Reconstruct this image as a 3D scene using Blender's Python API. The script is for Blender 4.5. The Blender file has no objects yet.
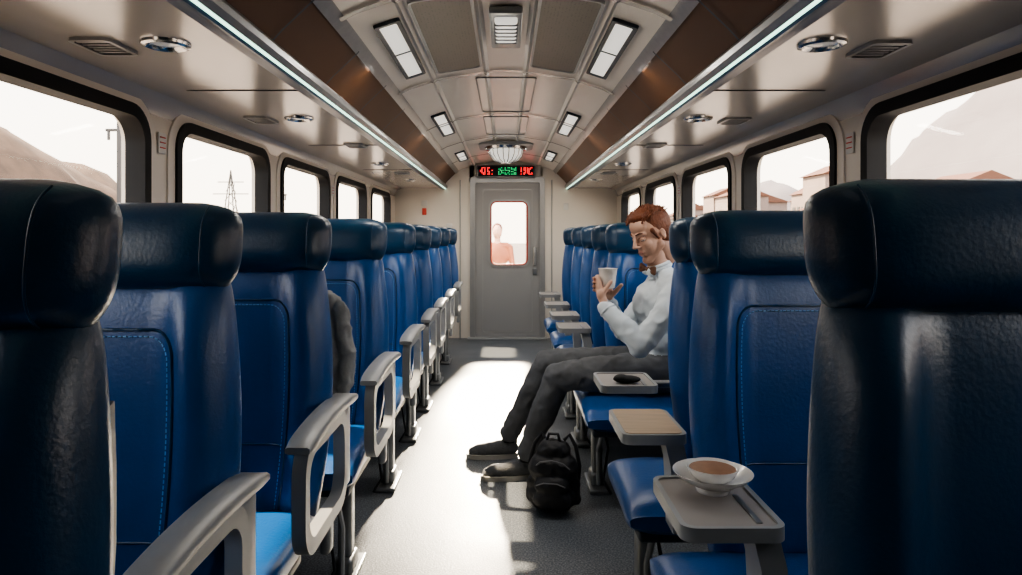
import bpy, bmesh, math, random
from math import sin, cos, pi, sqrt, radians
from mathutils import Vector, Matrix, noise
random.seed(4)
scene = bpy.context.scene
COL = scene.collection
# ------------------------------------------------------------------ materials
def mat(name, col, rough=.5, metal=0., noise_s=0, var=.0, bump=0., bump_s=80, coat=0., emit=0., ecol=None, stretch=None, spec=.5):
    m = bpy.data.materials.new(name); m.use_nodes = True
    nt = m.node_tree; b = nt.nodes['Principled BSDF']
    b.inputs['Base Color'].default_value = (*col, 1)
    b.inputs['Roughness'].default_value = rough
    b.inputs['Metallic'].default_value = metal
    b.inputs['Specular IOR Level'].default_value = spec
    b.inputs['Coat Weight'].default_value = coat
    b.inputs['Coat Roughness'].default_value = .15
    tc = nt.nodes.new('ShaderNodeTexCoord')
    src = tc.outputs['Object']
    if stretch:
        mp = nt.nodes.new('ShaderNodeMapping'); mp.inputs['Scale'].default_value = stretch
        nt.links.new(src, mp.inputs[0]); src = mp.outputs[0]
    if var > 0:
        n = nt.nodes.new('ShaderNodeTexNoise'); n.inputs['Scale'].default_value = noise_s or 5
        n.inputs['Detail'].default_value = 4
        nt.links.new(src, n.inputs['Vector'])
        r = nt.nodes.new('ShaderNodeMix'); r.data_type = 'RGBA'
        r.inputs[6].default_value = (*[max(0, c*(1-var)) for c in col], 1)
        r.inputs[7].default_value = (*[min(1, c*(1+var)) for c in col], 1)
        nt.links.new(n.outputs['Fac'], r.inputs[0]); nt.links.new(r.outputs[2], b.inputs['Base Color'])
    if bump > 0:
        n2 = nt.nodes.new('ShaderNodeTexNoise'); n2.inputs['Scale'].default_value = bump_s
        n2.inputs['Detail'].default_value = 5
        nt.links.new(src, n2.inputs['Vector'])
        bp = nt.nodes.new('ShaderNodeBump'); bp.inputs['Strength'].default_value = bump; bp.inputs['Distance'].default_value = .01
        nt.links.new(n2.outputs['Fac'], bp.inputs['Height']); nt.links.new(bp.outputs[0], b.inputs['Normal'])
    if emit > 0:
        b.inputs['Emission Color'].default_value = (*(ecol or col), 1)
        b.inputs['Emission Strength'].default_value = emit
    return m

M = {}
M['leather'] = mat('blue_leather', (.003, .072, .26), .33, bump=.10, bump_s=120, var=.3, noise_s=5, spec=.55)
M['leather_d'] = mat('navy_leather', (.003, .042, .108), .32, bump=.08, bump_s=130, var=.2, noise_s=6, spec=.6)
M['stitch'] = mat('blue_stitching', (.16, .40, .75), .7)
M['shell'] = mat('dark_plastic_shell', (.02, .03, .045), .5)
M['alu'] = mat('grey_armrest', (.34, .35, .36), .38, metal=.2, var=.08, noise_s=12)
M['alu_d'] = mat('brushed_steel', (.28, .29, .30), .35, metal=.8, var=.15, noise_s=30)
M['wood'] = mat('beech_tray', (.50, .37, .25), .4, var=.25, noise_s=8, stretch=(1, 8, 1))
M['traytop'] = mat('tray_top', (.33, .30, .28), .4, var=.1, noise_s=10)
M['wall'] = mat('cream_wall', (.76, .70, .62), .42, var=.04, noise_s=3, bump=.02, bump_s=60)
M['wall_low'] = mat('grey_wall_lower', (.10, .11, .13), .7, var=.1, noise_s=20)
M['ceil'] = mat('ceiling_panel', (.72, .68, .63), .28, var=.05, noise_s=2)
M['soffit'] = mat('soffit_panel', (.52, .495, .47), .2, var=.08, noise_s=2, metal=.3)
M['brown'] = mat('brown_rack', (.085, .034, .011), .5, var=.25, noise_s=3, stretch=(1, .3, 1), spec=.3)
M['blk'] = mat('black_rubber', (.008, .009, .011), .6, spec=.25)
M['lip'] = mat('rack_lip', (.02, .06, .13), .3)
M['led'] = mat('led_strip', (.6, 1, .75), .5, emit=2.6, ecol=(.60, 1, .78))
M['lampg'] = mat('lamp_glass', (.6, .6, .58), .2, emit=.75, ecol=(1, .95, .86), var=.2, noise_s=25)
M['lampd'] = mat('lamp_lens', (.45, .45, .44), .15, metal=.3, var=.5, noise_s=40, emit=.25)
M['chrome'] = mat('chrome', (.6, .6, .6), .18, metal=1)
M['door'] = mat('door_grey', (.32, .32, .32), .5, var=.05, noise_s=2)
M['doorf'] = mat('door_frame_metal', (.38, .38, .38), .35, metal=.5, var=.1, noise_s=10)
M['red'] = mat('red_seal', (.45, .05, .03), .5)
M['white'] = mat('white_ceramic', (.82, .80, .77), .2, var=.02, coat=.3)
M['food'] = mat('brown_glaze', (.30, .15, .08), .45, var=.35, noise_s=40)
M['redled'] = mat('red_led', (.8, .02, .02), .5, emit=2.5, ecol=(1, .02, .03))
M['greenled'] = mat('green_led', (.05, .6, .2), .5, emit=.9, ecol=(.03, .8, .25))
M['paper'] = mat('notice_paper', (.70, .68, .65), .7)
M['redpaper'] = mat('red_notice', (.6, .08, .06), .7)
M['shirt'] = mat('pale_blue_shirt', (.62, .68, .73), .75, bump=.3, bump_s=16, var=.06, noise_s=10)
M['trou'] = mat('charcoal_trousers', (.115, .12, .13), .85, bump=.4, bump_s=18, var=.2, noise_s=30)
M['skin'] = mat('skin', (.60, .37, .28), .55, var=.12, noise_s=18, bump=.05, bump_s=200)
M['hair'] = mat('auburn_hair', (.15, .042, .015), .5, var=.5, noise_s=60, bump=.6, bump_s=110, stretch=(1, 3, .6))
M['brow'] = mat('brow_hair', (.09, .035, .018), .8)
M['eye'] = mat('eye_white', (.5, .47, .44), .2)
M['lipm'] = mat('lips', (.42, .21, .17), .55)
M['shoe'] = mat('shoe_knit', (.10, .105, .115), .8, bump=.4, bump_s=200, var=.3, noise_s=60)
M['sole'] = mat('shoe_sole', (.38, .37, .35), .6)
M['bow'] = mat('brown_bowtie', (.12, .055, .03), .7, var=.3, noise_s=60)
M['bag'] = mat('black_nylon', (.014, .015, .019), .6, bump=.6, bump_s=25, var=.3, noise_s=20)
M['bagw'] = mat('bag_trim', (.16, .16, .17), .6)
M['jacket'] = mat('grey_wool', (.30, .31, .32), .9, bump=.6, bump_s=30, var=.3, noise_s=40)
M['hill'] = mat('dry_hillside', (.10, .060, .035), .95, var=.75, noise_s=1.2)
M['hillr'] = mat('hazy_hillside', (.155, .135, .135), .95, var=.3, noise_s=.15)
M['bld'] = mat('pale_building', (.22, .17, .145), .9, var=.15, noise_s=1)
M['bldr'] = mat('roof_tile', (.14, .065, .04), .9)
M['field'] = mat('gravel_ground', (.20, .17, .145), .95, var=.2, noise_s=.5)
M['pole'] = mat('pole_steel', (.08, .075, .07), .7)
M['coatp'] = mat('traveller_coat', (.30, .11, .06), .8, var=.2, noise_s=10)

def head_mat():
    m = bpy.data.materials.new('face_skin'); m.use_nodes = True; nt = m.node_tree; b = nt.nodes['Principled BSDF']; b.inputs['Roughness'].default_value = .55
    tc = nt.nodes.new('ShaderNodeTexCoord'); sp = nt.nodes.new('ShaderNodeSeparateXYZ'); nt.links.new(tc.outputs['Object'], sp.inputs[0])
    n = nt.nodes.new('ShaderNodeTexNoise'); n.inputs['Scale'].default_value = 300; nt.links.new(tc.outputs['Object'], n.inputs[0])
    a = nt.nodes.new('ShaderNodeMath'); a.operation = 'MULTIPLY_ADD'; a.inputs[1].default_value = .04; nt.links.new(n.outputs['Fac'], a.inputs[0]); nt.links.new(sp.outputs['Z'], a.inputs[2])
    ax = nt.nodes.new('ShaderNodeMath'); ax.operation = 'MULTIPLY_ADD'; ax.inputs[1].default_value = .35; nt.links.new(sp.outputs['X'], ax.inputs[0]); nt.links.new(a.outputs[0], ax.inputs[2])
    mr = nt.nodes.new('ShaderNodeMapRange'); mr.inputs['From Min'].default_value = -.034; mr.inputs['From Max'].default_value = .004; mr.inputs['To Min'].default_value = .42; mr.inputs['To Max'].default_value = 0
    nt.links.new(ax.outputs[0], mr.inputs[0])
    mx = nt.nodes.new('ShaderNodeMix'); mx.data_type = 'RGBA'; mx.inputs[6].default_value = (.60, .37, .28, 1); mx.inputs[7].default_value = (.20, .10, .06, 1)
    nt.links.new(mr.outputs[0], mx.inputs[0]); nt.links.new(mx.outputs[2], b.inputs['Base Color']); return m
M['face'] = head_mat()

fm = bpy.data.materials.new('speckled_floor'); fm.use_nodes = True
nt = fm.node_tree; b = nt.nodes['Principled BSDF']
tc = nt.nodes.new('ShaderNodeTexCoord')
n1 = nt.nodes.new('ShaderNodeTexNoise'); n1.inputs['Scale'].default_value = 140; n1.inputs['Detail'].default_value = 2
rp = nt.nodes.new('ShaderNodeValToRGB')
rp.color_ramp.elements[0].position = .42; rp.color_ramp.elements[0].color = (.055, .065, .077, 1)
rp.color_ramp.elements[1].position = .66; rp.color_ramp.elements[1].color = (.19, .205, .225, 1)
nt.links.new(tc.outputs['Object'], n1.inputs['Vector']); nt.links.new(n1.outputs['Fac'], rp.inputs[0]); nt.links.new(rp.outputs[0], b.inputs['Base Color'])
n2 = nt.nodes.new('ShaderNodeTexNoise'); n2.inputs['Scale'].default_value = 3
nt.links.new(tc.outputs['Object'], n2.inputs['Vector'])
mr = nt.nodes.new('ShaderNodeMapRange'); mr.inputs['To Min'].default_value = .38; mr.inputs['To Max'].default_value = .55
nt.links.new(n2.outputs['Fac'], mr.inputs[0]); nt.links.new(mr.outputs[0], b.inputs['Roughness'])
bp = nt.nodes.new('ShaderNodeBump'); bp.inputs['Strength'].default_value = .3; bp.inputs['Distance'].default_value = .004
nt.links.new(n1.outputs['Fac'], bp.inputs['Height']); nt.links.new(bp.outputs[0], b.inputs['Normal'])
M['floor'] = fm
gm = bpy.data.materials.new('perforated_grille'); gm.use_nodes = True
nt = gm.node_tree; b = nt.nodes['Principled BSDF']
tc = nt.nodes.new('ShaderNodeTexCoord'); vo = nt.nodes.new('ShaderNodeTexVoronoi'); vo.inputs['Scale'].default_value = 75
vo.inputs['Randomness'].default_value = .15
rp = nt.nodes.new('ShaderNodeValToRGB'); rp.color_ramp.elements[0].position = .3; rp.color_ramp.elements[0].color = (.02, .018, .016, 1)
rp.color_ramp.elements[1].position = .42; rp.color_ramp.elements[1].color = (.15, .125, .105, 1)
nt.links.new(tc.outputs['Object'], vo.inputs['Vector']); nt.links.new(vo.outputs['Distance'], rp.inputs[0]); nt.links.new(rp.outputs[0], b.inputs['Base Color'])
b.inputs['Roughness'].default_value = .5
M['grille'] = gm
wg = bpy.data.materials.new('window_glass'); wg.use_nodes = True
nt = wg.node_tree; nt.nodes.clear()
o = nt.nodes.new('ShaderNodeOutputMaterial'); mx = nt.nodes.new('ShaderNodeMixShader'); t = nt.nodes.new('ShaderNodeBsdfTransparent'); g = nt.nodes.new('ShaderNodeBsdfGlossy')
t.inputs[0].default_value = (.97, .97, .96, 1); g.inputs['Roughness'].default_value = .03; mx.inputs[0].default_value = .02
nt.links.new(t.outputs[0], mx.inputs[1]); nt.links.new(g.outputs[0], mx.inputs[2]); nt.links.new(mx.outputs[0], o.inputs[0])
M['glass'] = wg

# ------------------------------------------------------------------ geometry helpers
def empty(name, loc=(0, 0, 0), rot=(0, 0, 0)):
    e = bpy.data.objects.new(name, None); e.location = loc; e.rotation_euler = rot; e.empty_display_size = .1
    COL.objects.link(e); return e

def obj(me, name, parent=None, loc=(0, 0, 0)):
    o = bpy.data.objects.new(name, me); COL.objects.link(o); o.location = loc
    if parent: o.parent = parent
    return o

def fin(bm, name, mats, ang=40):
    bmesh.ops.recalc_face_normals(bm, faces=bm.faces)
    me = bpy.data.meshes.new(name); bm.to_mesh(me); bm.free()
    for k in mats: me.materials.append(M[k])
    for p in me.polygons: p.use_smooth = True
    try: me.set_sharp_from_angle(angle=radians(ang))
    except Exception: pass
    return me

def merge(bm, tmp, mi=0, mx=None):
    for f in tmp.faces: f.material_index = mi
    bmesh.ops.recalc_face_normals(tmp, faces=tmp.faces)
    if mx is not None: bmesh.ops.transform(tmp, matrix=mx, verts=tmp.verts)
    me = bpy.data.meshes.new('t'); tmp.to_mesh(me); tmp.free(); bm.from_mesh(me); bpy.data.meshes.remove(me)

def rbox(bm, c, d, bev=.01, seg=3, mi=0, rot=None):
    t = bmesh.new(); bmesh.ops.create_cube(t, size=1)
    for v in t.verts: v.co = Vector((v.co.x*d[0], v.co.y*d[1], v.co.z*d[2]))
    if bev > 0: bmesh.ops.bevel(t, geom=list(t.edges), offset=min(bev, min(d)*.49), segments=seg, profile=.5, affect='EDGES')
    mx = Matrix.Translation(c)
    if rot is not None: mx = mx @ rot
    merge(bm, t, mi, mx)

def rrect(w, h, r, n=6, cx=0, cy=0):
    pts = []
    for (sx, sy, a0) in ((1, 1, 0), (-1, 1, 90), (-1, -1, 180), (1, -1, 270)):
        for i in range(n+1):
            a = radians(a0+90*i/n)
            pts.append((cx+sx*(w/2-r)+r*cos(a), cy+sy*(h/2-r)+r*sin(a)))
    return pts

def P3(p, q, axis):
    return {'x': Vector((q, p[0], p[1])), 'y': Vector((p[0], q, p[1])), 'z': Vector((p[0], p[1], q))}[axis]

def prism(bm, pts, axis, a, b_, mi=0, mx=None):
    t = bmesh.new()
    A = [t.verts.new(P3(p, a, axis)) for p in pts]; B = [t.verts.new(P3(p, b_, axis)) for p in pts]
    t.faces.new(A); t.faces.new(B[::-1]); n = len(pts)
    for i in range(n): t.faces.new((A[i], B[i], B[(i+1) % n], A[(i+1) % n]))
    merge(bm, t, mi, mx)

def ring(bm, out, inn, axis, a, b_, mi=0, mx=None):
    t = bmesh.new(); n = len(out)
    L = [[t.verts.new(P3(p, q, axis)) for p in s] for s, q in ((out, a), (inn, a), (inn, b_), (out, b_))]
    for k in range(4):
        X, Y = L[k], L[(k+1) % 4]
        for i in range(n): t.faces.new((X[i], Y[i], Y[(i+1) % n], X[(i+1) % n]))
    merge(bm, t, mi, mx)

def loft(bm, loops, mi=0, caps=True, mx=None):
    t = bmesh.new(); V = [[t.verts.new(p) for p in l] for l in loops]; n = len(loops[0])
    for a, b_ in zip(V, V[1:]):
        for i in range(n): t.faces.new((a[i], a[(i+1) % n], b_[(i+1) % n], b_[i]))
    if caps: t.faces.new(V[0][::-1]); t.faces.new(V[-1])
    merge(bm, t, mi, mx)

def tube(bm, pts, r, n=8, mi=0, closed=False):
    pts = [Vector(p) for p in pts]; N = len(pts); loops = []; ref = None
    rs = r if isinstance(r, (list, tuple)) else [r]*N
    for i, p in enumerate(pts):
        if closed: d = (pts[(i+1) % N]-pts[i-1])
        else: d = (pts[min(i+1, N-1)]-pts[max(i-1, 0)])
        d.normalize()
        if ref is None: ref = d.orthogonal().normalized()
        ref = (ref-d*ref.dot(d)).normalized(); s = d.cross(ref)
        loops.append([p+rs[i]*(cos(2*pi*k/n)*ref+sin(2*pi*k/n)*s) for k in range(n)])
    if closed: loops.append(loops[0])
    loft(bm, loops, mi, caps=not closed)

def lathe(bm, prof, c=(0, 0, 0), n=40, mi=0):
    loops = [[Vector((c[0]+r*cos(2*pi*k/n), c[1]+r*sin(2*pi*k/n), c[2]+z)) for k in range(n)] for r, z in prof]
    loft(bm, loops, mi)

def cap(p0, r0, p1, r1, m=0): return ('c', Vector(p0), r0, Vector(p1), r1, m)
def ell(c, r, m=0, rot=None): return ('e', Vector(c), Vector(r), rot or Matrix.Identity(3), None, m)
def part_sd(p, q):
    if q[0] == 'c':
        a, r0, b_, r1 = q[1], q[2], q[3], q[4]; ab = b_-a; t = max(0, min(1, (p-a).dot(ab)/max(1e-9, ab.dot(ab))))
        return (p-(a+ab*t)).length-(r0+(r1-r0)*t)
    l = q[3].transposed() @ (p-q[1]); r = q[2]; k = Vector((l.x/r.x, l.y/r.y, l.z/r.z)).length
    return (k-1)*min(r)
def union(name, parts, mats, vox=.008, smooth=6, disp=0, dscale=12, ang=180):
    t = bmesh.new()
    for q in parts:
        s = bmesh.new()
        if q[0] == 'c':
            a, r0, b_, r1 = q[1], q[2], q[3], q[4]; d = b_-a; L = d.length
            d = d.normalized() if L > 1e-6 else Vector((0, 0, 1)); u = d.orthogonal().normalized(); w = d.cross(u); loops = []
            for i in range(7):
                th = -pi/2+(pi/2)*i/6*1.0+.02*(i == 0)
                loops.append([a+d*(r0*sin(th))+r0*cos(th)*(cos(2*pi*k/16)*u+sin(2*pi*k/16)*w) for k in range(16)])
            for i in range(7):
                th = (pi/2)*i/6-.02*(i == 6)
                loops.append([b_+d*(r1*sin(th))+r1*cos(th)*(cos(2*pi*k/16)*u+sin(2*pi*k/16)*w) for k in range(16)])
            s.free(); loft(t, loops)
        else:
            bmesh.ops.create_uvsphere(s, u_segments=24, v_segments=16, radius=1)
            merge(t, s, 0, Matrix.Translation(q[1]) @ q[3].to_4x4() @ Matrix.Diagonal((*q[2], 1)))
    me = bpy.data.meshes.new(name+'_src'); t.to_mesh(me); t.free()
    o = bpy.data.objects.new(name+'_src', me); COL.objects.link(o)
    rm = o.modifiers.new('r', 'REMESH'); rm.mode = 'VOXEL'; rm.voxel_size = vox
    sm = o.modifiers.new('s', 'SMOOTH'); sm.factor = .5; sm.iterations = smooth
    dg = bpy.context.evaluated_depsgraph_get(); dg.update()
    r = bpy.data.meshes.new_from_object(o.evaluated_get(dg)); bpy.data.objects.remove(o); bpy.data.meshes.remove(me)
    r.name = name; r.materials.clear()
    for k in mats: r.materials.append(M[k])
    if disp:
        nr = [v.normal.copy() for v in r.vertices]
        for v, nn in zip(r.vertices, nr):
            f = noise.noise(v.co*dscale)+.5*noise.noise(v.co*dscale*2.3)
            v.co += nn*disp*(1-abs(f)*2.4)
    if len(mats) > 1:
        for p in r.polygons:
            c = Vector(p.center); p.material_index = min(parts, key=lambda q: part_sd(c, q))[5]
    for p in r.polygons: p.use_smooth = True
    return r

def sstep(a, b_, x):
    t = max(0, min(1, (x-a)/(b_-a))); return t*t*(3-2*t)

# ------------------------------------------------------------------ room shell
HW = 1.334; Y0 = -1.3; Y1 = 8.17; ZS = 1.80
WINS = [(.18, 1.22), (1.48, 2.50), (2.75, 3.78), (4.02, 5.08), (5.33, 6.42), (6.70, 7.75)]
ZB, ZT = 1.17, 1.69
bm = bmesh.new(); rbox(bm, (0, (Y0+Y1)/2, -.03), (2*HW+.3, Y1-Y0+.3, .06), 0)
obj(fin(bm, 'floor', ['floor']), 'floor')

for side, sx in (('left', -1), ('right', 1)):
    bm = bmesh.new(); rbox(bm, (sx*(HW+.04), (Y0+Y1)/2, 1.12), (.08, Y1-Y0, 2.26), 0)
    o = obj(fin(bm, 'w', ['wall']), 'wall_'+side)
    cb = bmesh.new()
    for a, c in WINS:
        prism(cb, rrect(c-a, ZT-ZB, .10, 8, (a+c)/2, (ZT+ZB)/2), 'x', HW-.3, HW+.3) if sx > 0 else prism(cb, rrect(c-a, ZT-ZB, .10, 8, (a+c)/2, (ZT+ZB)/2), 'x', -HW-.3, -HW+.3)
    co = obj(fin(cb, 'cut', ['wall']), 'cut')
    md = o.modifiers.new('b', 'BOOLEAN'); md.object = co; md.operation = 'DIFFERENCE'; md.solver = 'EXACT'
    dg = bpy.context.evaluated_depsgraph_get(); dg.update()
    nm = bpy.data.meshes.new_from_object(o.evaluated_get(dg)); o.modifiers.clear(); o.data = nm
    for p in nm.polygons: p.use_smooth = False
    bpy.data.objects.remove(co)
    bm = bmesh.new(); rbox(bm, (sx*(HW-.006), (Y0+Y1)/2, .36), (.012, Y1-Y0-.02, .72), .003)
    rbox(bm, (sx*(HW-.03), (Y0+Y1)/2, .08), (.05, Y1-Y0-.02, .14), .01, mi=1)
    obj(fin(bm, 'dado', ['wall_low', 'alu_d']), 'baseboard_'+side)
    for a, c in WINS:
        e = empty('window_%d' % (WINS.index((a, c))+1 + (6 if sx > 0 else 0)), (sx*HW, (a+c)/2, (ZB+ZT)/2))
        w, h = c-a, ZT-ZB
        bm = bmesh.new()
        q0, q1 = (-.018, .055) if sx > 0 else (.018, -.055)
        ring(bm, rrect(w+.05, h+.05, .125, 8), rrect(w-.04, h-.04, .09, 8), 'x', q0, q1)
        obj(fin(bm, 'frame', ['blk']), 'frame', e)
        bm = bmesh.new(); prism(bm, rrect(w-.03, h-.03, .09, 8), 'x', sx*.035, sx*.042)
        obj(fin(bm, 'pane', ['glass']), 'pane', e)
        bm = bmesh.new(); ring(bm, rrect(w+.16, h+.12, .17, 8), rrect(w+.04, h+.04, .12, 8), 'x', -sx*.008, sx*.01)
        obj(fin(bm, 'surround', ['wall']), 'surround', e)
    for (yy, zz) in ((2.62, 1.60), (5.2, 1.58)):
        bm = bmesh.new(); rbox(bm, (sx*(HW-.009), yy, zz), (.004, .06, .08), .001)
        for k in range(3): rbox(bm, (sx*(HW-.012), yy, zz+.022-k*.02), (.003, .04, .004), 0, mi=1)
        obj(fin(bm, 'notice', ['paper', 'redpaper']), 'wall_notice')

bm = bmesh.new()
rbox(bm, (-.88, Y1+.04, 1.12), (1.0, .08, 2.26), 0); rbox(bm, (.90, Y1+.04, 1.12), (.96, .08, 2.26), 0)
rbox(bm, (0, Y1+.04, 2.06), (.88, .08, .38), 0)
for s in (-1, 1): rbox(bm, (s*.55, Y1-.006, .95), (.012, .012, 1.9), .003, mi=1)
obj(fin(bm, 'wall_far', ['wall', 'alu']), 'wall_far')
bm = bmesh.new(); rbox(bm, (0, Y0-.04, 1.12), (2*HW+.16, .08, 2.26), 0)
obj(fin(bm, 'wall_near', ['wall_low']), 'wall_near')
bm = bmesh.new(); rbox(bm, (0, (Y0+Y1)/2, 2.28), (2*HW+.3, Y1-Y0+.3, .05), 0)
obj(fin(bm, 'roof', ['wall']), 'roof')

def extr(bm, prof, y0, y1, mi=0):
    t = bmesh.new()
    A = [t.verts.new((p[0], y0, p[1])) for p in prof]; B = [t.verts.new((p[0], y1, p[1])) for p in prof]
    for i in range(len(prof)-1): t.faces.new((A[i], A[i+1], B[i+1], B[i]))
    merge(bm, t, mi)
bm = bmesh.new()
half = [(-.58, 2.005), (-.52, 2.035), (-.40, 2.075), (-.385, 2.07), (-.37, 2.085), (-.12, 2.125), (-.105, 2.115), (-.09, 2.13), (0, 2.135)]
prof = half+[(-x, z) for x, z in half[::-1][1:]]
extr(bm, prof, Y0, Y1)
for yy in (1.2, 2.35, 3.62, 4.9, 6.0, 7.2):
    extr(bm, [(x, z-.012) for x, z in prof], yy, yy+.035, 1)
obj(fin(bm, 'ceiling', ['ceil', 'soffit'], 25), 'ceiling')

for s in (-1, 1):
    e = empty('luggage_rack', (0, 0, 0))
    bm = bmesh.new()
    pr = [(1.334, 1.70), (1.325, 1.745), (1.30, 1.78), (1.25, 1.797), (1.20, 1.80), (.76, 1.80)]
    extr(bm, [(s*x, z) for x, z in pr], Y0, Y1)
    for yy in (1.0, 2.6, 4.2, 5.8): rbox(bm, (s*.99, yy, 1.799), (.46, .008, .004), 0, mi=1)
    obj(fin(bm, 'soffit', ['soffit', 'blk'], 30), 'soffit', e)
    bm = bmesh.new()
    extr(bm, [(s*x, z) for x, z in [(.80, 1.799), (.76, 1.79), (.752, 1.785), (.735, 1.782), (.73, 1.79)]], Y0, Y1, 0)
    extr(bm, [(s*x, z) for x, z in [(.73, 1.79), (.718, 1.793)]], Y0, Y1, 1)
    extr(bm, [(s*x, z) for x, z in [(.718, 1.793), (.705, 1.81), (.705, 1.83), (.715, 1.845)]], Y0, Y1, 2)
    obj(fin(bm, 'lip', ['lip', 'led', 'alu_d'], 30), 'lip', e)
    bm = bmesh.new()
    extr(bm, [(s*x, z) for x, z in [(.715, 1.845), (.73, 1.85), (.70, 1.89), (.60, 1.985), (.575, 2.012)]], Y0, Y1)
    for yy in [Y0+.3+k*.62 for k in range(15)]:
        extr(bm, [(s*x, z) for x, z in [(.722, 1.85), (.69, 1.885), (.595, 1.975), (.575, 2.0)]], yy, yy+.012, 1)
    extr(bm, [(s*x, z) for x, z in [(.602, 1.972), (.582, 1.988), (.565, 2.01)]], Y0, Y1, 2)
    obj(fin(bm, 'rack_panel', ['brown', 'shell', 'alu_d'], 30), 'rack_panel', e)

def downlight(x, y):
    e = empty('ceiling_downlight', (x, y, ZS))
    bm = bmesh.new(); lathe(bm, [(.068, 0), (.066, -.008), (.056, -.012), (.048, -.006), (.044, 0)], n=32)
    lathe(bm, [(.044, -.001), (.03, -.004), (.001, -.008)], n=32, mi=1)
    obj(fin(bm, 'downlight', ['chrome', 'lampd']), 'bezel', e)
def vent(x, y, s=1):
    e = empty('ceiling_vent', (x, y, ZS)); bm = bmesh.new()
    ring(bm, rrect(.12, .17, .02, 4), rrect(.095, .145, .012, 4), 'z', 0, -.01)
    prism(bm, rrect(.1, .15, .012, 4), 'z', 0, -.002, 1)
    for k in range(5): rbox(bm, (0, -.055+k*.027, -.005), (.09, .008, .006), .001, mi=0)
    obj(fin(bm, 'vent', ['alu_d', 'blk']), 'louvre', e)
for y in (1.96, 3.22, 5.3, 6.9):
    downlight(-.98, y); downlight(.91, y)
for y in (1.98, 3.25): vent(-1.17, y); vent(1.10, y+.03)
for y in (4.2, 6.1): vent(-.93, y); vent(.92, y)

def lightbox(x, y, L):
    s = 1 if x > 0 else -1
    e = empty('ceiling_lamp', (x, y, 2.052), (0, s*radians(18), 0)); bm = bmesh.new()
    ring(bm, rrect(.105, L, .012, 4), rrect(.07, L-.04, .008, 4), 'z', .012, -.010)
    prism(bm, rrect(.075, L-.035, .008, 4), 'z', .0, -.004, 1)
    rbox(bm, (0, 0, -.006), (.07, .008, .004), 0, mi=0)
    obj(fin(bm, 'lamp', ['shell', 'lampg']), 'lamp_box', e)
for x in (-.455, .455):
    for y, L in ((.9, .8), (3.0, .85), (5.0, .9), (7.0, .7)): lightbox(x, y, L)
for x in (-.24, .24):
    for (ya, yb) in ((1.4, 2.3), (2.42, 3.5)):
        e = empty('ceiling_grille', (x, (ya+yb)/2, 2.098), (0, (1 if x > 0 else -1)*radians(9), 0)); bm = bmesh.new()
        ring(bm, rrect(.235, yb-ya, .03, 5), rrect(.215, yb-ya-.02, .025, 5), 'z', .01, -.008)
        prism(bm, rrect(.22, yb-ya-.015, .025, 5), 'z', .002, -.004, 1)
        obj(fin(bm, 'grille', ['alu', 'grille']), 'grille_panel', e)
for yy in (1.8, 2.85, ):
    e = empty('ceiling_lamp', (0, yy, 2.12)); bm = bmesh.new()
    rbox(bm, (0, 0, -.01), (.13, .5, .03), .008)
    rbox(bm, (0, -.05, -.03), (.09, .3, .04), .012, mi=1)
    for k in range(6): rbox(bm, (0, -.18+k*.05, -.045), (.095, .006, .02), .001, mi=0)
    obj(fin(bm, 'lamp', ['alu_d', 'lampg']), 'lamp_box', e)
bm = bmesh.new()
for (ya, yb) in ((3.75, 4.8), (5.0, 5.9)):
    ring(bm, rrect(.34, yb-ya, .03, 4, 0, (ya+yb)/2), rrect(.325, yb-ya-.015, .025, 4, 0, (ya+yb)/2), 'z', 2.118, 2.11)
obj(fin(bm, 'hatch', ['alu_d']), 'ceiling_hatch')
e = empty('dome_ceiling_lamp', (0, 6.6, 2.12)); bm = bmesh.new()
prism(bm, rrect(.52, .5, .08, 6), 'z', .0, -.03, 0)
lathe(bm, [(.21, -.03), (.2, -.055), (.17, -.06), (.165, -.05)], n=36, mi=1)
lathe(bm, [(.16, -.05), (.15, -.10), (.11, -.15), (.05, -.175), (.002, -.18)], n=36, mi=2)
for k in range(18):
    a = 2*pi*k/18
    tube(bm, [(.165*cos(a), .165*sin(a), -.05), (.155*cos(a), .155*sin(a), -.105), (.115*cos(a), .115*sin(a), -.155), (.05*cos(a), .05*sin(a), -.182)], .005, 6, 1)
obj(fin(bm, 'dome', ['alu', 'chrome', 'lampg']), 'dome', e)

# end door
e = empty('door_1', (-.0, Y1, 0))
bm = bmesh.new()
cx = 0.018
ring(bm, rrect(.90, 1.95, .05, 5, cx, .965), rrect(.78, 1.86, .03, 5, cx, .94), 'y', -.03, .05)
obj(fin(bm, 'frame', ['doorf']), 'frame', e)
bm = bmesh.new()
ring(bm, rrect(.785, 1.865, .02, 8, cx, .935), rrect(.44, .76, .07, 8, cx+.02, 1.26), 'y', .0, .04)
ring(bm, rrect(.60, 1.72, .03, 5, cx, .93), rrect(.585, 1.705, .03, 5, cx, .93), 'y', -.004, .002, 1)
rbox(bm, (cx+.33, -.02, .98), (.035, .035, .22), .01, mi=2)
rbox(bm, (cx+.33, -.01, .80), (.05, .02, .08), .006, mi=2)
obj(fin(bm, 'leaf', ['door', 'doorf', 'alu_d']), 'leaf', e)
bm = bmesh.new(); ring(bm, rrect(.50, .82, .10, 8, cx+.02, 1.26), rrect(.45, .77, .075, 8, cx+.02, 1.26), 'y', -.012, .0)
ring(bm, rrect(.452, .772, .075, 8, cx+.02, 1.26), rrect(.415, .735, .06, 8, cx+.02, 1.26), 'y', -.010, .0, 1)
obj(fin(bm, 'seal', ['doorf', 'red']), 'window_seal', e)
bm = bmesh.new(); prism(bm, rrect(.44, .76, .07, 8, cx+.02, 1.26), 'y', .02, .026)
obj(fin(bm, 'pane', ['glass']), 'pane', e)
bm = bmesh.new(); rbox(bm, (cx, -.06, .008), (.95, .16, .016), .005); obj(fin(bm, 'threshold', ['alu']), 'threshold', e)
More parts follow.
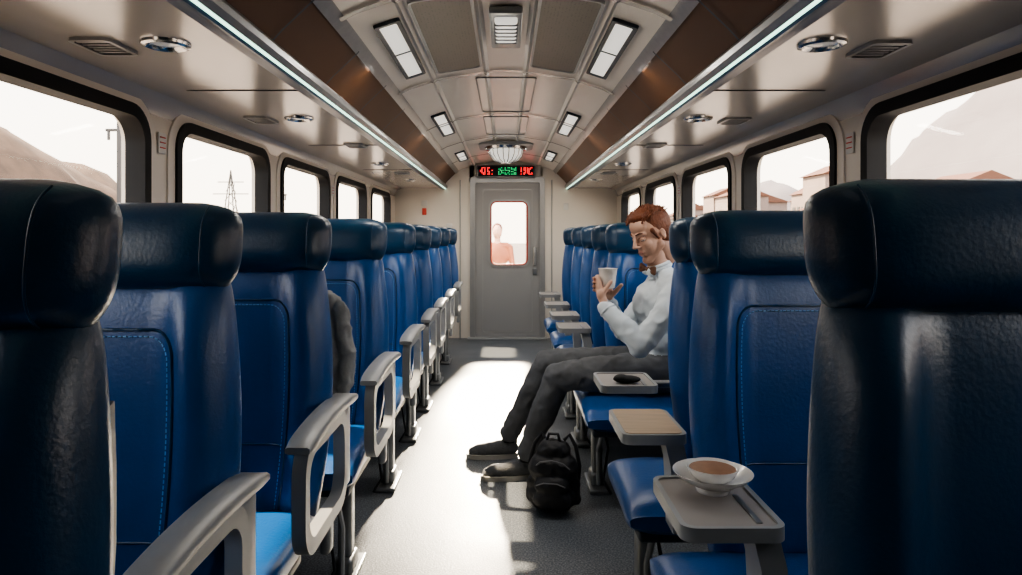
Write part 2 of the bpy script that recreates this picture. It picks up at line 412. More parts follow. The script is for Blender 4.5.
# traveller on the platform, glimpsed through the door window
e = empty('standing_traveller', (-.14, 11.0, -.35))
ps = [cap((-.09, 0, .06), .05, (-.10, .0, .48), .065, 1), cap((.09, 0, .06), .05, (.10, 0, .48), .065, 1), cap((-.10, 0, .48), .065, (-.09, 0, .9), .085, 1), cap((.10, 0, .48), .065, (.09, 0, .9), .085, 1),
      cap((-.09, -.10, .04), .04, (-.09, .02, .05), .045, 1), cap((.09, -.10, .04), .04, (.09, .02, .05), .045, 1),
      ell((0, 0, 1.0), (.17, .12, .16), 0), ell((0, 0, 1.25), (.18, .12, .22), 0), cap((-.15, 0, 1.40), .065, (.15, 0, 1.40), .065, 0), cap((0, 0, 1.42), .055, (0, 0, 1.54), .05, 2), ell((0, -.01, 1.64), (.078, .095, .12), 2), ell((0, .015, 1.68), (.085, .095, .10), 3),
      cap((-.2, 0, 1.38), .055, (-.24, -.02, 1.12), .045, 0), cap((-.24, -.02, 1.12), .042, (-.2, -.14, .92), .034, 0), cap((.2, 0, 1.38), .055, (.24, -.02, 1.12), .045, 0), cap((.24, -.02, 1.12), .042, (.22, -.12, .90), .034, 0),
      ell((-.195, -.17, .87), (.028, .03, .045), 2), ell((.22, -.14, .85), (.028, .03, .045), 2), cap((0, -.10, 1.63), .012, (0, -.105, 1.615), .014, 2)]
obj(union('traveller', ps, ['coatp', 'trou', 'skin', 'hair'], .012, 3), 'traveller_body', e)
bm = bmesh.new(); rbox(bm, (0, 12.2, -.40), (6, 5.5, .10), .01); rbox(bm, (0, 12.2, -.90), (5.8, 5.3, .9), 0)
obj(fin(bm, 'platform', ['field']), 'station_platform')

# LED sign over door
e = empty('led_display_sign', (.0, Y1-.085, 2.0)); bm = bmesh.new()
rbox(bm, (0, 0, -.005), (.70, .09, .15), .02); rbox(bm, (0, -.045, -.005), (.66, .01, .12), .004, mi=1)
random.seed(2)
def glyph(x0, mi):
    for i in range(4):
        for j in range(6):
            if random.random() < .62: rbox(bm, (x0+i*.017, -.052, -.042+j*.015), (.012, .004, .010), 0, mi=mi)
for k in range(2): glyph(-.30+k*.085, 2)
for k in range(3): glyph(-.085+k*.075, 3)
for k in range(2): glyph(.18+k*.075, 2)
obj(fin(bm, 'sign', ['alu_d', 'blk', 'redled', 'greenled']), 'sign_body', e)
bm = bmesh.new()
for (x, z, w, h, mi) in ((-.98, 1.62, .07, .07, 0), (-.98, 1.52, .05, .08, 1), (.72, 1.58, .06, .08, 0), (-.68, 1.35, .07, .05, 0)):
    rbox(bm, (x, Y1-.008, z), (w, .012, h), .003, mi=mi)
obj(fin(bm, 'n', ['paper', 'redpaper']), 'wall_notice')

# ------------------------------------------------------------------ seats
REC = .13
def bodyw(z):
    return .262+.040*sin(pi*min(1, max(0, (z-.40)/.78)))
def back_mesh(stitch=True):
    bm = bmesh.new(); z0, z1 = .40, 1.175; loops = []; NZ = 26; NU = 28
    for i in range(NZ+1):
        v = i/NZ; v = .5-.5*cos(pi*v); z = z0+(z1-z0)*v
        g = max(.2, (1-abs(2*v-1)**14)**.5); w = bodyw(z)*(1-.06*(1-g)); b = .055*sstep(0, .15, v)*(1-.5*sstep(.8, 1, v))
        lp = []
        for k in range(NU+1):
            u = -cos(pi*k/NU); lp.append(Vector((u*w, .05-(.05*g+b*g*sstep(.50, .80, abs(u)))*max(0, 1-abs(u)**6)**.5+REC*(z-.45), z)))
        for k in range(1, NU):
            u = cos(pi*k/NU); lp.append(Vector((u*w, .05+.055*g*max(0, 1-abs(u)**6)**.5+REC*(z-.45), z)))
        loops.append(lp)
    loft(bm, loops)
    loops = []
    for i in range(9):
        v = i/8; z = .36+.68*v; w = bodyw(z)*.93; y = .09+REC*(z-.45)
        loops.append([Vector((x*w, y+yy, z)) for x, yy in ((-1, 0), (-.96, .03), (-.5, .038), (.5, .038), (.96, .03), (1, 0))])
    loft(bm, loops, 1)
    path = []
    for i in range(40): path.append((-.66, .47+.54*i/39))
    for i in range(1, 9): a = pi-(pi/2)*i/8; path.append((-.48+.18*cos(a), 1.01+.05*sin(a)))
    for i in range(1, 20): path.append((-.48+.96*i/20, 1.06))
    for i in range(0, 9): a = pi/2-(pi/2)*i/8; path.append((.48+.18*cos(a), 1.01+.05*sin(a)))
    for i in range(1, 40): path.append((.66, 1.01-.54*i/39))
    def sp(u, z, off):
        v = (z-z0)/(z1-z0); b = .055*sstep(0, .15, v)*(1-.5*sstep(.8, 1, v)); w = bodyw(z)
        return Vector((u*w, .05-(.05+b*sstep(.50, .80, abs(u)))*max(0, 1-abs(u)**6)**.5+REC*(z-.45)-off, z))
    if stitch:
        tube(bm, [sp(u, z, .0005) for u, z in path], .0035, 6, 2)
        off = .022
        pp = [(u*(1-off/.27), z-(off if z > 1.0 else 0)*.6) for u, z in path]
        q = [sp(u, z, .001) for u, z in pp]
        d = 0; nxt = 0
        for a, b_ in zip(q, q[1:]):
            L = (b_-a).length
            while nxt < d+L:
                c = a.lerp(b_, (nxt-d)/L); dr = (b_-a).normalized()
                tube(bm, [c-dr*.0034, c+dr*.0034], .0017, 5, 3); nxt += .0105
            d += L
        tube(bm, [sp(-.6+1.2*i/20, .66, .0005) for i in range(21)], .0025, 6, 2)
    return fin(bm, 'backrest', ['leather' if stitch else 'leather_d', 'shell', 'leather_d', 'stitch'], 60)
def head_mesh():
    bm = bmesh.new(); loops = []; z0, z1 = 1.135, 1.315; N = 18; NU = 24
    for i in range(N+1):
        v = .5-.5*cos(pi*i/N); z = z0+(z1-z0)*v; q = abs(2*v-1)
        g = max(.12, (1-q**3.2)**(1/2.2)); w = .286*max(.6, (1-(q*.93)**6)**(1/3.0)) 
        if v < .5: w = .286*(1-.10*q**3)
        th = .078*g; lp = []
        for k in range(NU+1):
            u = -cos(pi*k/NU); lp.append(Vector((u*w, .04-(th+.008*sstep(.4, .9, abs(u)))*max(0, 1-abs(u)**5)**.5+REC*(z-.45), z)))
        for k in range(1, NU):
            u = cos(pi*k/NU); lp.append(Vector((u*w, .04+(.075*g)*max(0, 1-abs(u)**5)**.5+REC*(z-.45), z)))
        loops.append(lp)
    loft(bm, loops)
    for s in (-1, 1):
        tube(bm, [Vector((s*.236, .04-(.078+.003)*max(.12, (1-abs(2*v-1)**3.2)**(1/2.2))*.975+REC*(z0+(z1-z0)*v-.45), z0+(z1-z0)*v)) for v in [.06+.88*i/16 for i in range(17)]], .0016, 6, 0)
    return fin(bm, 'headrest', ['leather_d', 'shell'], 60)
ME_BACK = back_mesh(True); ME_BACKP = back_mesh(False); ME_HEAD = head_mesh()

def cushion_mesh(xa, xb, L, ztop):
    bm = bmesh.new(); th = .115; N = 14; loops = []
    w = (xb-xa)/2; cx = (xa+xb)/2
    for i in range(N+1):
        v = .5-.5*cos(pi*i/N); y = -L+(L+.02)*v; q = abs(2*v-1); g = max(.35, (1-q**7)**.5)
        drop = -.018*(1-sstep(0, .35, v)); lp = []
        for k in range(29):
            u = -cos(pi*k/28); dish = -.012*(1-abs(u)**2)
            lp.append(Vector((cx+u*w*(.97+.03*g), y, ztop-th/2+drop+dish+.012+(th/2)*g*max(0, 1-abs(u)**7)**.5)))
        for k in range(1, 28):
            u = cos(pi*k/28); lp.append(Vector((cx+u*w*(.97+.03*g), y, ztop-th/2+drop-(th/2)*g*max(0, 1-abs(u)**7)**.5)))
        loops.append(lp)
    loft(bm, loops)
    rbox(bm, (cx, -L/2, ztop-th-.012), ((xb-xa)*.9, L*.86, .035), .012, mi=1)
    z = ztop-.045
    tube(bm, [(xa+.004, -.03, z), (xa+.002, -L*.5, z-.003), (xa+.012, -L+.03, z-.012), (xa+.035, -L+.006, z-.016), (cx, -L+.002, z-.018), (xb-.035, -L+.006, z-.016), (xb-.012, -L+.03, z-.012), (xb-.002, -L*.5, z-.003)], .0025, 6, 2)
    return fin(bm, 'cushion', ['leather', 'shell', 'leather_d'], 60)

def pedestal_mesh(xp, ztop, L):
    bm = bmesh.new()
    rbox(bm, (xp, -L*.5, ztop/2+.01), (.05, .07, ztop-.02), .012)
    rbox(bm, (xp, -L*.5, .012), (.10, .26, .022), .008)
    rbox(bm, (xp, -L*.5, .05), (.07, .12, .06), .015)
    tube(bm, [(xp, -L*.5-.07, .03), (xp, -L*.5-.06, .2), (xp, -L*.85, ztop-.02)], .011, 8, 1)
    tube(bm, [(xp, -L*.5+.09, .03), (xp, -L*.5+.05, .25), (xp, -.04, ztop-.01)], .010, 8, 1)
    s = 1 if xp < 0 else -1
    tube(bm, [(xp, -L*.5, ztop-.03), (xp+s*.2, -L*.5, ztop-.03), (xp+s*.42, -L*.5, ztop-.03)], .02, 10, 1)
    rbox(bm, (xp+s*.42, -L*.5, ztop/2), (.04, .05, ztop-.02), .01)
    tube(bm, [(xp+s*.03, -L*.5-.02, .33), (xp+s*.05, -L*.5-.05, .2), (xp+s*.02, -L*.5-.09, .06), (xp+s*.05, -L*.5-.14, .012)], .006, 6, 2)
    return fin(bm, 'pedestal', ['alu_d', 'alu', 'blk'])

def arm_mesh(xc, dy=0, w=.066):
    bm = bmesh.new(); loops = []
    for i in range(13):
        v = i/12; y = .02-.50*v+dy; z = .755+.012*sin(pi*v)-.01*v**4; hw = w/2*(1-.25*max(0, v-.9)*10*.5); t = .015*(1 if 0 < i < 12 else .55)
        loops.append([Vector((xc+x*hw, y, z+zz*t)) for x, zz in ((-1, -.6), (-1, .5), (-.8, 1), (.8, 1), (1, .5), (1, -.6), (.8, -1), (-.8, -1))])
    loft(bm, loops)
    ring(bm, rrect(.42, .28, .08, 7, -.26+dy, .61), rrect(.35, .205, .055, 7, -.26+dy, .61), 'x', xc-.017, xc+.017, 1)
    rbox(bm, (xc, -.04+dy, .62), (.03, .08, .24), .012, mi=1)
    rbox(bm, (xc, -.22+dy, .44), (.028, .05, .10), .01, mi=1)
    return fin(bm, 'armrest', ['alu', 'alu'], 50)

def tray_mesh(xa, xb, ya, yb, z, top, bracket=True, side=False):
    bm = bmesh.new(); cx, cy = (xa+xb)/2, (ya+yb)/2
    o = rrect(xb-xa, yb-ya, .028, 5, cx, cy); i_ = rrect(xb-xa-.022, yb-ya-.022, .02, 5, cx, cy)
    ring(bm, o, i_, 'z', z-.028, z, 0)
    prism(bm, i_, 'z', z-.024, z-.004 if top == 'traytop' else z+.002, 1)
    rbox(bm, (xb-.045, cy-.04, z-.003), (.012, (yb-ya)*.5, .004), .001, mi=2)
    if bracket:
        loft(bm, [[Vector((x, y, zz)) for x, y in ((xb-.05+dx, ya+.02), (xb+dx, ya+.02), (xb+dx, ya+.11), (xb-.05+dx, ya+.11))] for zz, dx in ((z-.026, -.01), (z-.09, .005), (.49, .012), (.42, .012))], 0)
    if side:
        rbox(bm, (xb+.04, cy, z-.02), (.16, .05, .022), .006, mi=2)
    return fin(bm, 'tray', ['alu', top, 'alu_d'], 40)

def seat(cx, y0, side, L, ztop, plain=False, cush=None, arm=None, dy=0, tray=None, ped=True):
    e = empty('train_seat', (cx, y0, 0))
    obj(ME_BACKP if plain else ME_BACK, 'backrest', e); obj(ME_HEAD, 'headrest', e)
    xa, xb = cush if cush else (-.28, .28)
    obj(cushion_mesh(xa, xb, L, ztop), 'cushion', e)
    if ped: obj(pedestal_mesh((.20 if side == 'L' else xa+.09), ztop-.115, L), 'pedestal', e)
    if arm is not None: obj(arm_mesh(arm, dy), 'armrest', e)
    if tray: obj(tray_mesh(*tray), 'tray_table', e)
    return e

HWD = .286
for i, (d, ex) in enumerate([(.77, -.46), (1.38, -.55), (1.99, -.52), (2.83, -.50), (3.74, -.50), (4.53, -.50), (5.23, -.50), (6.07, -.50), (6.95, -.50)]):
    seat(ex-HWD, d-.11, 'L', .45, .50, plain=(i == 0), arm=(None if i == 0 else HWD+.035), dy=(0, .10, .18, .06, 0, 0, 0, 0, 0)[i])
RS = [(.90, .412, .42), (1.83, .505, .45), (2.55, .62, .42), (3.80, .56, .62), (4.43, .56, .44), (5.05, .56, .45), (5.75, .56, .45), (6.65, .56, .45)]
for i, (d, ex, L) in enumerate(RS):
    cx = ex+HWD; y0 = d-.11; xa = .36-cx
    tr = (.33-cx, .53-cx, -.45, -.17, .70, 'traytop')
    if i == 2: tr = (.32-cx, .50-cx, -.58, -.30, .70, 'wood')
    if i == 3: tr = None
    if i == 0: tr = None
    if i > 3: tr = (.31-cx, .50-cx, -.36, -.06, .70, 'traytop')
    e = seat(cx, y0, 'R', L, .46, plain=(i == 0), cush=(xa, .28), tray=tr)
    if i == 0: e.scale = (1, 1, 1.008)
    if i == 2:
        obj(tray_mesh(.345-cx, .555-cx, .02, .27, .70, 'traytop', False, True), 'tray_table_rear', e)

# ------------------------------------------------------------------ tableware
e = empty('soup_bowl', (.445, 1.465, .697)); bm = bmesh.new()
lathe(bm, [(.034, 0), (.036, .006), (.032, .010), (.05, .018), (.072, .030), (.083, .040), (.084, .043), (.081, .042), (.066, .032), (.04, .022), (.002, .02)], n=48)
obj(fin(bm, 'b', ['white'], 60), 'bowl', e)
bm = bmesh.new()
lathe(bm, [(.03, .022), (.045, .034), (.054, .050), (.055, .054), (.052, .053), (.047, .046)], n=48)
lathe(bm, [(.0495, .046), (.049, .049), (.03, .051), (.002, .052)], n=48, mi=1)
obj(fin(bm, 'b2', ['white', 'food'], 60), 'inner_bowl', e)
e = empty('computer_mouse', (.45, 2.53, .6985)); me = union('mouse', [ell((0, 0, .012), (.052, .03, .014)), ell((-.02, 0, .014), (.03, .028, .016))], ['blk'], .003, 3)
obj(me, 'mouse_body', e)

# ------------------------------------------------------------------ hanging jacket
ps = []
for k in range(7):
    x = -.655+k*.018; y = 2.185+.016*sin(k*2.1)
    ps += [cap((x, y, 1.06-.012*abs(k-3)), .018, (x+.012*sin(k), y+.01, .90), .020), cap((x+.012*sin(k), y+.01, .90), .020, (x+.008, y+.012*cos(k*1.7), .69+.03*sin(k*1.3)), .023)]
ps += [cap((-.63, 2.18, 1.062), .017, (-.555, 2.18, 1.035), .018), cap((-.535, 2.175, 1.01), .024, (-.512, 2.185, .86), .024), cap((-.512, 2.185, .86), .024, (-.515, 2.16, .74), .020)]
jm = union('jacket', ps, ['jacket'], .005, 2, .006, 16)
e = empty('hanging_jacket', (0, 0, 0)); obj(jm, 'jacket_cloth', e, (.0, .015, .0))
bm = bmesh.new(); tube(bm, [(-.59, 2.20, 1.05), (-.59, 2.205, 1.11), (-.595, 2.19, 1.135), (-.60, 2.17, 1.12)], .004, 6); obj(fin(bm, 'h', ['alu_d']), 'hook', e)

# ------------------------------------------------------------------ backpack
e = empty('backpack', (.215, 3.08, 0), (0, 0, radians(-12)))
ps = [cap((-.045, .0, .07), .065, (.045, .0, .07), .065), cap((-.04, .0, .19), .07, (.04, .0, .19), .07), cap((-.022, .01, .265), .052, (.022, .01, .265), .052),
      cap((-.04, -.06, .075), .042, (.04, -.06, .075), .042), cap((-.035, -.055, .13), .042, (.035, -.055, .13), .042),
      cap((-.095, .0, .06), .028, (-.09, .0, .13), .028), cap((.095, .0, .06), .028, (.09, .0, .13), .028)]
obj(union('bag', ps, ['bag'], .006, 4, .005, 15), 'bag_body', e)
bm = bmesh.new()
tube(bm, [(-.03, .0, .31), (-.02, 0, .345), (.02, 0, .345), (.03, 0, .31)], .007, 8)
for s in (-1, 1):
    tube(bm, [(s*.04, .06, .30), (s*.065, .07, .325), (s*.095, .05, .28), (s*.115, .03, .2), (s*.105, .05, .1), (s*.075, .06, .05)], .009, 8)
tube(bm, [(-.08, -.052, .205), (-.05, -.068, .235), (0, -.071, .245), (.05, -.068, .235), (.08, -.052, .205)], .004, 6, 1)
tube(bm, [(-.065, -.095, .14), (-.03, -.102, .155), (.03, -.102, .155), (.065, -.095, .14)], .003, 6, 1)
obj(fin(bm, 'straps', ['bag', 'bagw']), 'straps', e)

# ------------------------------------------------------------------ man
man = empty('seated_man', (0, 0, 0))
S, T, K = 0, 1, 2
LE = (.625, 3.18, .725); LW = (.478, 3.268, .895)
RE = (.62, 3.64, .73); RW = (.52, 3.44, .90)
parts = [
    ell((.775, 3.45, .585), (.13, .175, .115), T),
    ell((.775, 3.45, .72), (.118, .155, .13), S), ell((.785, 3.45, .88), (.118, .175, .16), S),
    ell((.74, 3.45, .90), (.095, .13, .11), S),
    cap((.81, 3.30, .985), .068, (.81, 3.60, .985), .068, S), cap((.805, 3.37, 1.03), .052, (.805, 3.53, 1.03), .052, S),
    cap((.80, 3.45, 1.03), .060, (.780, 3.45, 1.075), .056, S),
    cap((.79, 3.45, 1.05), .05, (.745, 3.43, 1.17), .050, K),
    cap((.822, 3.275, .985), .068, (.75, 3.205, .87), .060, S), cap((.75, 3.205, .87), .060, LE, .050, S), cap(LE, .050, (.57, 3.21, .80), .049, S), cap((.57, 3.21, .80), .048, LW, .034, S),
    cap((.822, 3.625, .985), .066, RE, .048, S), cap(RE, .048, RW, .034, S),
    cap((.775, 3.36, .565), .098, (.52, 3.37, .565), .088, T), cap((.52, 3.37, .565), .088, (.26, 3.40, .535), .068, T),
    cap((.26, 3.40, .535), .066, (.185, 3.43, .34), .062, T), cap((.185, 3.43, .34), .062, (.115, 3.47, .14), .052, T),
    cap((.775, 3.54, .565), .098, (.50, 3.62, .565), .086, T), cap((.50, 3.62, .565), .086, (.225, 3.70, .55), .068, T),
    cap((.225, 3.70, .55), .066, (.12, 3.75, .34), .060, T), cap((.12, 3.75, .34), .060, (.02, 3.80, .14), .050, T),
]
bodym = union('body', parts, ['shirt', 'trou', 'skin'], .008, 4, .007, 10)
obj(bodym, 'body', man)
bm = bmesh.new()
def ringpts(c, nrm, r, n=20, squash=1):
    c = Vector(c); nrm = Vector(nrm).normalized(); u = nrm.orthogonal().normalized(); w = nrm.cross(u)
    return [c+r*(cos(2*pi*k/n)*u+squash*sin(2*pi*k/n)*w) for k in range(n)]
nd = Vector((-.35, -.05, .93))
tube(bm, ringpts((.778, 3.445, 1.080), nd, .056), .011, 8, 0, True); tube(bm, ringpts((.772, 3.444, 1.095), nd, .055), .010, 8, 0, True)
for s in (-1, 1): rbox(bm, (.722, 3.43+s*.035, 1.06), (.03, .05, .035), .008, rot=Matrix.Rotation(s*.5, 4, 'Z') @ Matrix.Rotation(.5, 4, 'Y'))
tube(bm, ringpts((.487, 3.262, .885), (-.147, .088, .17), .036), .008, 8, 0, True)
tube(bm, ringpts((.528, 3.455, .888), (-.10, -.2, .17), .036), .008, 8, 0, True)
obj(fin(bm, 'collar', ['shirt'], 60), 'collar_and_cuffs', man)
be = Matrix.Translation((.708, 3.40, 1.075)) @ Matrix.Rotation(radians(-62), 4, 'Z') @ Matrix.Rotation(radians(8), 4, 'Y')
bps = [ell((0, 0, 0), (.012, .012, .012))]
for s in (-1, 1):
    bps += [cap((s*.01, 0, 0), .008, (s*.05, 0, .014), .010), cap((s*.01, 0, 0), .008, (s*.05, 0, -.014), .010), cap((s*.05, 0, .014), .010, (s*.05, 0, -.014), .010)]
bo = obj(union('bow', bps, ['bow'], .003, 3), 'bow_tie', man); bo.matrix_world = be

F = Vector((-.82, -.42, -.36)).normalized(); U = Vector((-.30, -.10, .93)); U = (U-F*U.dot(F)).normalized(); Lf = U.cross(F)
hm = Matrix.Identity(4)
for i in range(3): hm[i][0], hm[i][1], hm[i][2] = F[i]*1.06, Lf[i]*1.02, U[i]*1.07
hm.translation = Vector((.728, 3.42, 1.243))
hp = [ell((-.015, 0, .035), (.095, .074, .083)), ell((.03, 0, -.025), (.056, .056, .085)), cap((.0, -.048, -.045), .022, (.058, -.012, -.098), .020), cap((.0, .048, -.045), .022, (.058, .012, -.098), .020),
      cap((.064, -.008, -.100), .019, (.064, .008, -.100), .019), cap((.083, 0, .024), .008, (.110, 0, -.018), .0105), ell((.099, -.012, -.023), (.011, .007, .007)), ell((.099, .012, -.023), (.011, .007, .007)),
      cap((.066, -.045, .030), .011, (.083, -.012, .030), .011), cap((.066, .045, .030), .011, (.083, .012, .030), .011), ell((.052, -.035, -.020), (.027, .021, .026)), ell((.052, .035, -.020), (.027, .021, .026)),
      ell((.050, 0, .06), (.038, .055, .045)), cap((.076, -.016, -.052), .010, (.076, .016, -.052), .010), cap((.074, -.012, -.068), .010, (.074, .012, -.068), .010),
      cap((-.03, 0, -.06), .055, (-.045, 0, -.12), .05)]
for s in (-1, 1):
    hp += [ell((-.018, s*.076, .0), (.014, .0055, .026)), cap((-.012, s*.076, -.020), .005, (-.016, s*.078, -.012), .006), cap((-.026, s*.079, .004), .005, (-.018, s*.080, .020), .005)]
ho = obj(union('head', hp, ['face'], .0034, 3), 'head', man); ho.matrix_world = hm
fb = [cap((.0865, -.017, -.0545), .0036, (.0890, 0, -.0530), .0042, 0), cap((.0865, .017, -.0545), .0036, (.0890, 0, -.0530), .0042, 0), cap((.0850, -.012, -.0625), .0048, (.0850, .012, -.0625), .0048, 0)]
lo = obj(union('lips', fb, ['lipm'], .002, 2), 'lips', man); lo.matrix_world = hm
for s in (-1, 1):
    o = obj(union('eye', [ell((.0700, s*.031, .007), (.012, .0130, .0100))], ['eye'], .002, 1), 'eye', man); o.matrix_world = hm
    o = obj(union('eyelid', [ell((.0705, s*.031, .0098), (.0126, .0150, .0085))], ['skin'], .002, 1), 'eyelid', man); o.matrix_world = hm
    o = obj(union('lash', [cap((.0785, s*.020, .003), .0012, (.0825, s*.03, .0015), .0014), cap((.0825, s*.03, .0015), .0014, (.076, s*.043, .003), .0012)], ['brow'], .001, 1), 'eyelash', man); o.matrix_world = hm
    o = obj(union('brow', [cap((.092, s*.014, .034), .0032, (.0845, s*.035, .040), .0035), cap((.0845, s*.035, .040), .0035, (.070, s*.050, .035), .0022)], ['brow'], .0018, 2), 'eyebrow', man); o.matrix_world = hm
random.seed(7)
hs = [ell((-.032, 0, .050), (.092, .081, .086)), ell((-.058, 0, .008), (.062, .075, .078)), ell((.012, 0, .104), (.068, .058, .034)),
      cap((.03, -.066, .035), .011, (.012, -.071, -.010), .006), cap((.03, .066, .035), .011, (.012, .071, -.010), .006)]
for k in range(200):
    a = random.uniform(-1, 1); t = random.uniform(0, 1)
    x0 = .074-.15*t; y0_ = a*.064; z0_ = .046+.084*sqrt(max(0, 1-(x0+.01)**2/.0105))*sqrt(max(.05, 1-a*a*.6))
    dx = random.uniform(-.026, .002); l = random.uniform(.008, .026)*(1.3-t)
    hs.append(cap((x0, y0_, z0_), .0055, (x0+dx, y0_+a*.010, z0_+l), .0025))
hr = obj(union('hair', hs, ['hair'], .0026, 1), 'hair', man); hr.matrix_world = hm

C = Vector((.498, 3.325, 0)); zc0, zc1 = .985, 1.082
e = empty('coffee_cup', (C.x, C.y, zc0)); bm = bmesh.new()
lathe(bm, [(.030, 0), (.034, .004), (.040, .05), (.046, .093), (.048, .097), (.045, .096), (.038, .05), (.030, .008), (.002, .007)], n=40)
lathe(bm, [(.043, .080), (.03, .081), (.002, .081)], n=40, mi=1)
obj(fin(bm, 'cup', ['white', 'food'], 60), 'cup_body', e)
def pol(a, R, z): return Vector((C.x+R*cos(radians(a)), C.y+R*sin(radians(a)), z))
def hand(W, a0, a1, thumb, zs, lay=0., nm='hand'):
    W = Vector(W); ps = []; R = .041+.0095+lay
    lens = [.78, .95, 1.0, .92]
    ks = [pol(a0, R+.008, z) for z in zs]
    for k in ks: ps.append(cap(W+(k-W)*.08, .020, k, .0115))
    pc = sum(ks, Vector())/4; ps.append(ell((W*.45+pc*.55), (.022, .026, .034)))
    for z, l, k in zip(zs, lens, ks):
        A = [k]+[pol(a0+(a1-a0)*f*l, R+(.004 if f < .5 else 0), z+.006*f) for f in (.42, .74, 1.0)]
        rr = [.0105, .0095, .0088, .0078]
        for i in range(3): ps.append(cap(A[i], rr[i], A[i+1], rr[i+1]))
    tb = W.lerp(pc, .35)
    A = [tb, pol(thumb[0], R+.006, thumb[1]), pol(thumb[2], R, thumb[3]), pol(thumb[4], R-.001, thumb[5])]
    rr = [.016, .0125, .0105, .009]
    for i in range(3): ps.append(cap(A[i], rr[i], A[i+1], rr[i+1]))
    ps.append(cap(W-(pc-W)*.35, .026, W, .023))
    return obj(union(nm, ps, ['skin'], .0032, 2), nm, man)
hand(LW, 205, 95, (240, .965, 258, .995, 280, 1.02), [.978, .998, 1.018, 1.038], 0, 'left_hand')
hand(RW, 75, 185, (50, .965, 30, .985, 5, 1.0), [.968, .988, 1.008, 1.028], .019, 'right_hand')

def shoe(cx, cy, ang, nm):
    e = empty(nm, (cx, cy, 0), (0, 0, ang)); e.parent = man
    ps = [cap((.095, 0, .055), .040, (.02, 0, .055), .042), cap((.02, 0, .052), .042, (-.09, .002, .042), .034), cap((-.06, .002, .04), .038, (-.12, .004, .036), .026),
          cap((.09, 0, .07), .040, (.085, 0, .115), .042)]
    o = obj(union('shoe_upper', ps, ['shoe'], .006, 4), 'upper', e)
    bm = bmesh.new(); pts = []
    for k in range(32):
        a = 2*pi*k/32; x = -.012+.145*cos(a); w = .040+.008*cos(a+pi)
        pts.append((x, w*sin(a)*(1.05 if abs(cos(a)) < .9 else 1)))
    prism(bm, pts, 'z', 0.0, .024, 0)
    obj(fin(bm, 'sole', ['sole'], 50), 'sole', e)
    bm = bmesh.new()
    for i in range(5):
        x = .035-.024*i; z = .098-.009*i
        tube(bm, [(x, -.024, z-.012), (x-.004, 0, z), (x, .024, z-.012)], .003, 6)
    obj(fin(bm, 'laces', ['bagw']), 'laces', e)
shoe(.025, 3.475, radians(8), 'left_shoe'); shoe(-.065, 3.805, radians(4), 'right_shoe')
bm = bmesh.new()
tube(bm, [(.11, 3.478, .16), (.108, 3.478, .09)], .040, 14); tube(bm, [(.02, 3.808, .16), (.02, 3.808, .09)], .040, 14)
obj(fin(bm, 'socks', ['blk']), 'socks', man)

# ------------------------------------------------------------------ outdoors
bm = bmesh.new(); rbox(bm, (0, 40, -1.40), (400, 300, .1), 0); obj(fin(bm, 'g', ['field']), 'trackside_ground')
def hill(name, xc, w, hfun, y0, y1, m, n=130, amp=1):
    t = bmesh.new(); V = []
    for i in range(n+1):
        y = y0+(y1-y0)*i/n; row = []
        for j in range(21):
            v = j/20; x = xc-w/2+w*v; h = hfun(y)*sin(pi*v)**.8
            h += amp*(noise.noise(Vector((x*.5/amp, y*.5/amp, 0)))*.6+noise.noise(Vector((x*1.6/amp, y*1.6/amp, 3)))*.35)*min(1, h/3)*1.0
            row.append(t.verts.new((x, y, -1.35+max(0, h))))
        V.append(row)
    for a, b_ in zip(V, V[1:]):
        for j in range(20): t.faces.new((a[j], a[j+1], b_[j+1], b_[j]))
    obj(fin(t, name, [m], 60), name)
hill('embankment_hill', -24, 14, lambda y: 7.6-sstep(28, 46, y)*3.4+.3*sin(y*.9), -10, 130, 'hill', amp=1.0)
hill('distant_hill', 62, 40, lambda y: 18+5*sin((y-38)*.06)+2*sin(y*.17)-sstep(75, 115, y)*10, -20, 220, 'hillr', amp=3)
random.seed(3)
for k in range(14):
    y = 46+k*6+random.uniform(-2, 2); x = 28+random.uniform(-2, 6); h = random.uniform(4.5, 7.5); w = random.uniform(3, 5.5)
    bm = bmesh.new(); rbox(bm, (0, 0, h/2), (w, w, h), .05)
    prism(bm, [(-w*.56, h), (w*.56, h), (0, h+1.0)], 'y', -w*.55, w*.55, 1)
    for a in range(3):
        for c in range(3): rbox(bm, (-w/2-.02, -w*.3+a*w*.3, 1.4+c*1.7), (.08, .6, .8), 0, mi=2)
        for c in range(2): rbox(bm, (-w*.3+a*w*.3, -w/2-.02, 2.6+c*1.6), (.5, .08, .8), 0, mi=2)
    obj(fin(bm, 'b', ['bld', 'bldr', 'pole'], 20), 'distant_building', None, (x, y, -1.35))
for (x, y, h) in ((-14.5, 25.5, 6.8), (-14.0, 28.3, 6.0), (-15, 45, 5.5)):
    bm = bmesh.new(); rbox(bm, (0, 0, h/2), (.14, .14, h), .02); rbox(bm, (0, 0, h-.3), (1.0, .1, .1), .01); rbox(bm, (-.4, 0, h-.5), (.08, .08, .35), .01); rbox(bm, (.4, 0, h-.5), (.08, .08, .35), .01)
    obj(fin(bm, 'p', ['pole']), 'utility_pole', None, (x, y, -1.35))
bm = bmesh.new(); hh = 10.5
for sx in (-1, 1):
    for sy in (-1, 1): tube(bm, [(sx*1.1, sy*1.1, 0), (sx*.35, sy*.35, hh*.7), (0, 0, hh)], .07, 5)
for k in range(8):
    z0 = hh*.85*k/8; z1 = hh*.85*(k+1)/8; a = 1.1-.9*z0/hh; c = 1.1-.9*z1/hh
    tube(bm, [(-a, -a, z0), (c, -c, z1)], .04, 4); tube(bm, [(a, a, z0), (-c, c, z1)], .04, 4); tube(bm, [(a, -a, z0), (c, c, z1)], .04, 4)
for z, w in ((hh*.72, 2.2), (hh*.86, 1.6)): tube(bm, [(-w, 0, z), (w, 0, z)], .06, 5)
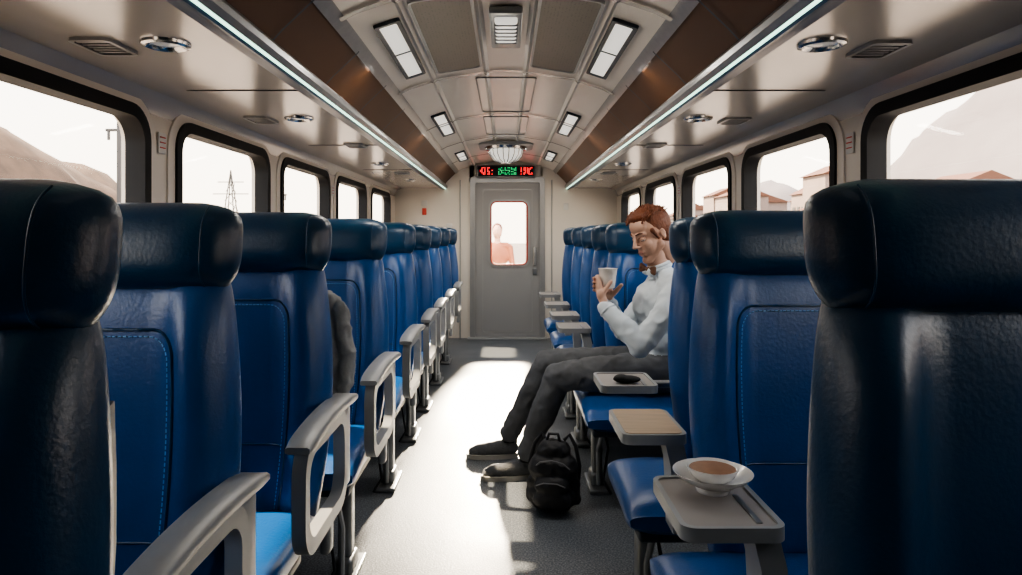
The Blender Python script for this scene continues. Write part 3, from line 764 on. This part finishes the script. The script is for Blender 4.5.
obj(fin(bm, 'py', ['pole']), 'electricity_pylon', None, (-34, 84, -1.35))
bm = bmesh.new(); tube(bm, [(0, 0, 0), (0, 0, 6.2)], .06, 10)
for hz in (5.02, 6.17): rbox(bm, (0, -.1, hz), (.5, .3, .14), .03)
rbox(bm, (0, 0, .1), (.3, .3, .2), .03)
obj(fin(bm, 'fl', ['pole']), 'added_lamp_post', None, (.5, 15.2, -1.35))  # made-up post with two heads, added to dress the door glare spots

# ------------------------------------------------------------------ light
w = bpy.data.worlds.new('World'); scene.world = w; w.use_nodes = True
nt = w.node_tree; bg = nt.nodes['Background']
tc = nt.nodes.new('ShaderNodeTexCoord'); sp = nt.nodes.new('ShaderNodeSeparateXYZ'); rp = nt.nodes.new('ShaderNodeValToRGB')
nt.links.new(tc.outputs['Generated'], sp.inputs[0]); nt.links.new(sp.outputs['Z'], rp.inputs[0])
rp.color_ramp.elements[0].position = 0; rp.color_ramp.elements[0].color = (1, .86, .69, 1)
rp.color_ramp.elements[1].position = .6; rp.color_ramp.elements[1].color = (.86, .90, 1, 1)
nt.links.new(rp.outputs[0], bg.inputs[0]); bg.inputs['Strength'].default_value = 6.0

def light(kind, name, loc, direction, energy, col=(1, 1, 1), **k):
    l = bpy.data.lights.new(name, kind); l.energy = energy; l.color = col
    for a, v in k.items(): setattr(l, a, v)
    o = bpy.data.objects.new(name, l); COL.objects.link(o); o.location = loc
    o.rotation_euler = Vector(direction).to_track_quat('-Z', 'Y').to_euler(); return o
light('SUN', 'sun', (0, 0, 10), (1, -.18, -1.12), 26, (1, .80, .56), angle=radians(1.2))
light('SPOT', 'added_door_glare_spot', (.5, 14.7, 3.45), (-.46, -6.53, -2.15), 65000, (1, .85, .66), spot_size=radians(16), spot_blend=.2, shadow_soft_size=.28)  # added spot standing in for low sun through the door window
light('SPOT', 'added_door_glare_spot', (.5, 14.7, 4.6), (-.46, -6.53, -3.35), 42000, (1, .85, .66), spot_size=radians(16), spot_blend=.2, shadow_soft_size=.28)  # second added spot, stretches the glare patch towards the door
for y in (3.0, 5.0, 7.0):
    for s in (-1, 1):
        light('AREA', 'ceiling_lamp_light', (s*.44, y, 2.02), (-s*.25, 0, -1), 8, (1, .92, .82), shape='RECTANGLE', size=.08, size_y=.6)

# ------------------------------------------------------------------ camera
cam = bpy.data.cameras.new('camera'); cam.sensor_width = 36; cam.lens = 680/1022*36; cam.shift_x = .0049; cam.shift_y = -.0523; cam.clip_start = .02; cam.clip_end = 500
co = bpy.data.objects.new('camera', cam); COL.objects.link(co); co.location = (0, 0, 1.25); co.rotation_euler = (radians(90), 0, 0)
scene.camera = co
try:
    scene.view_settings.view_transform = 'AgX'; scene.view_settings.look = 'AgX - Medium High Contrast'
except Exception as ex: print(ex)
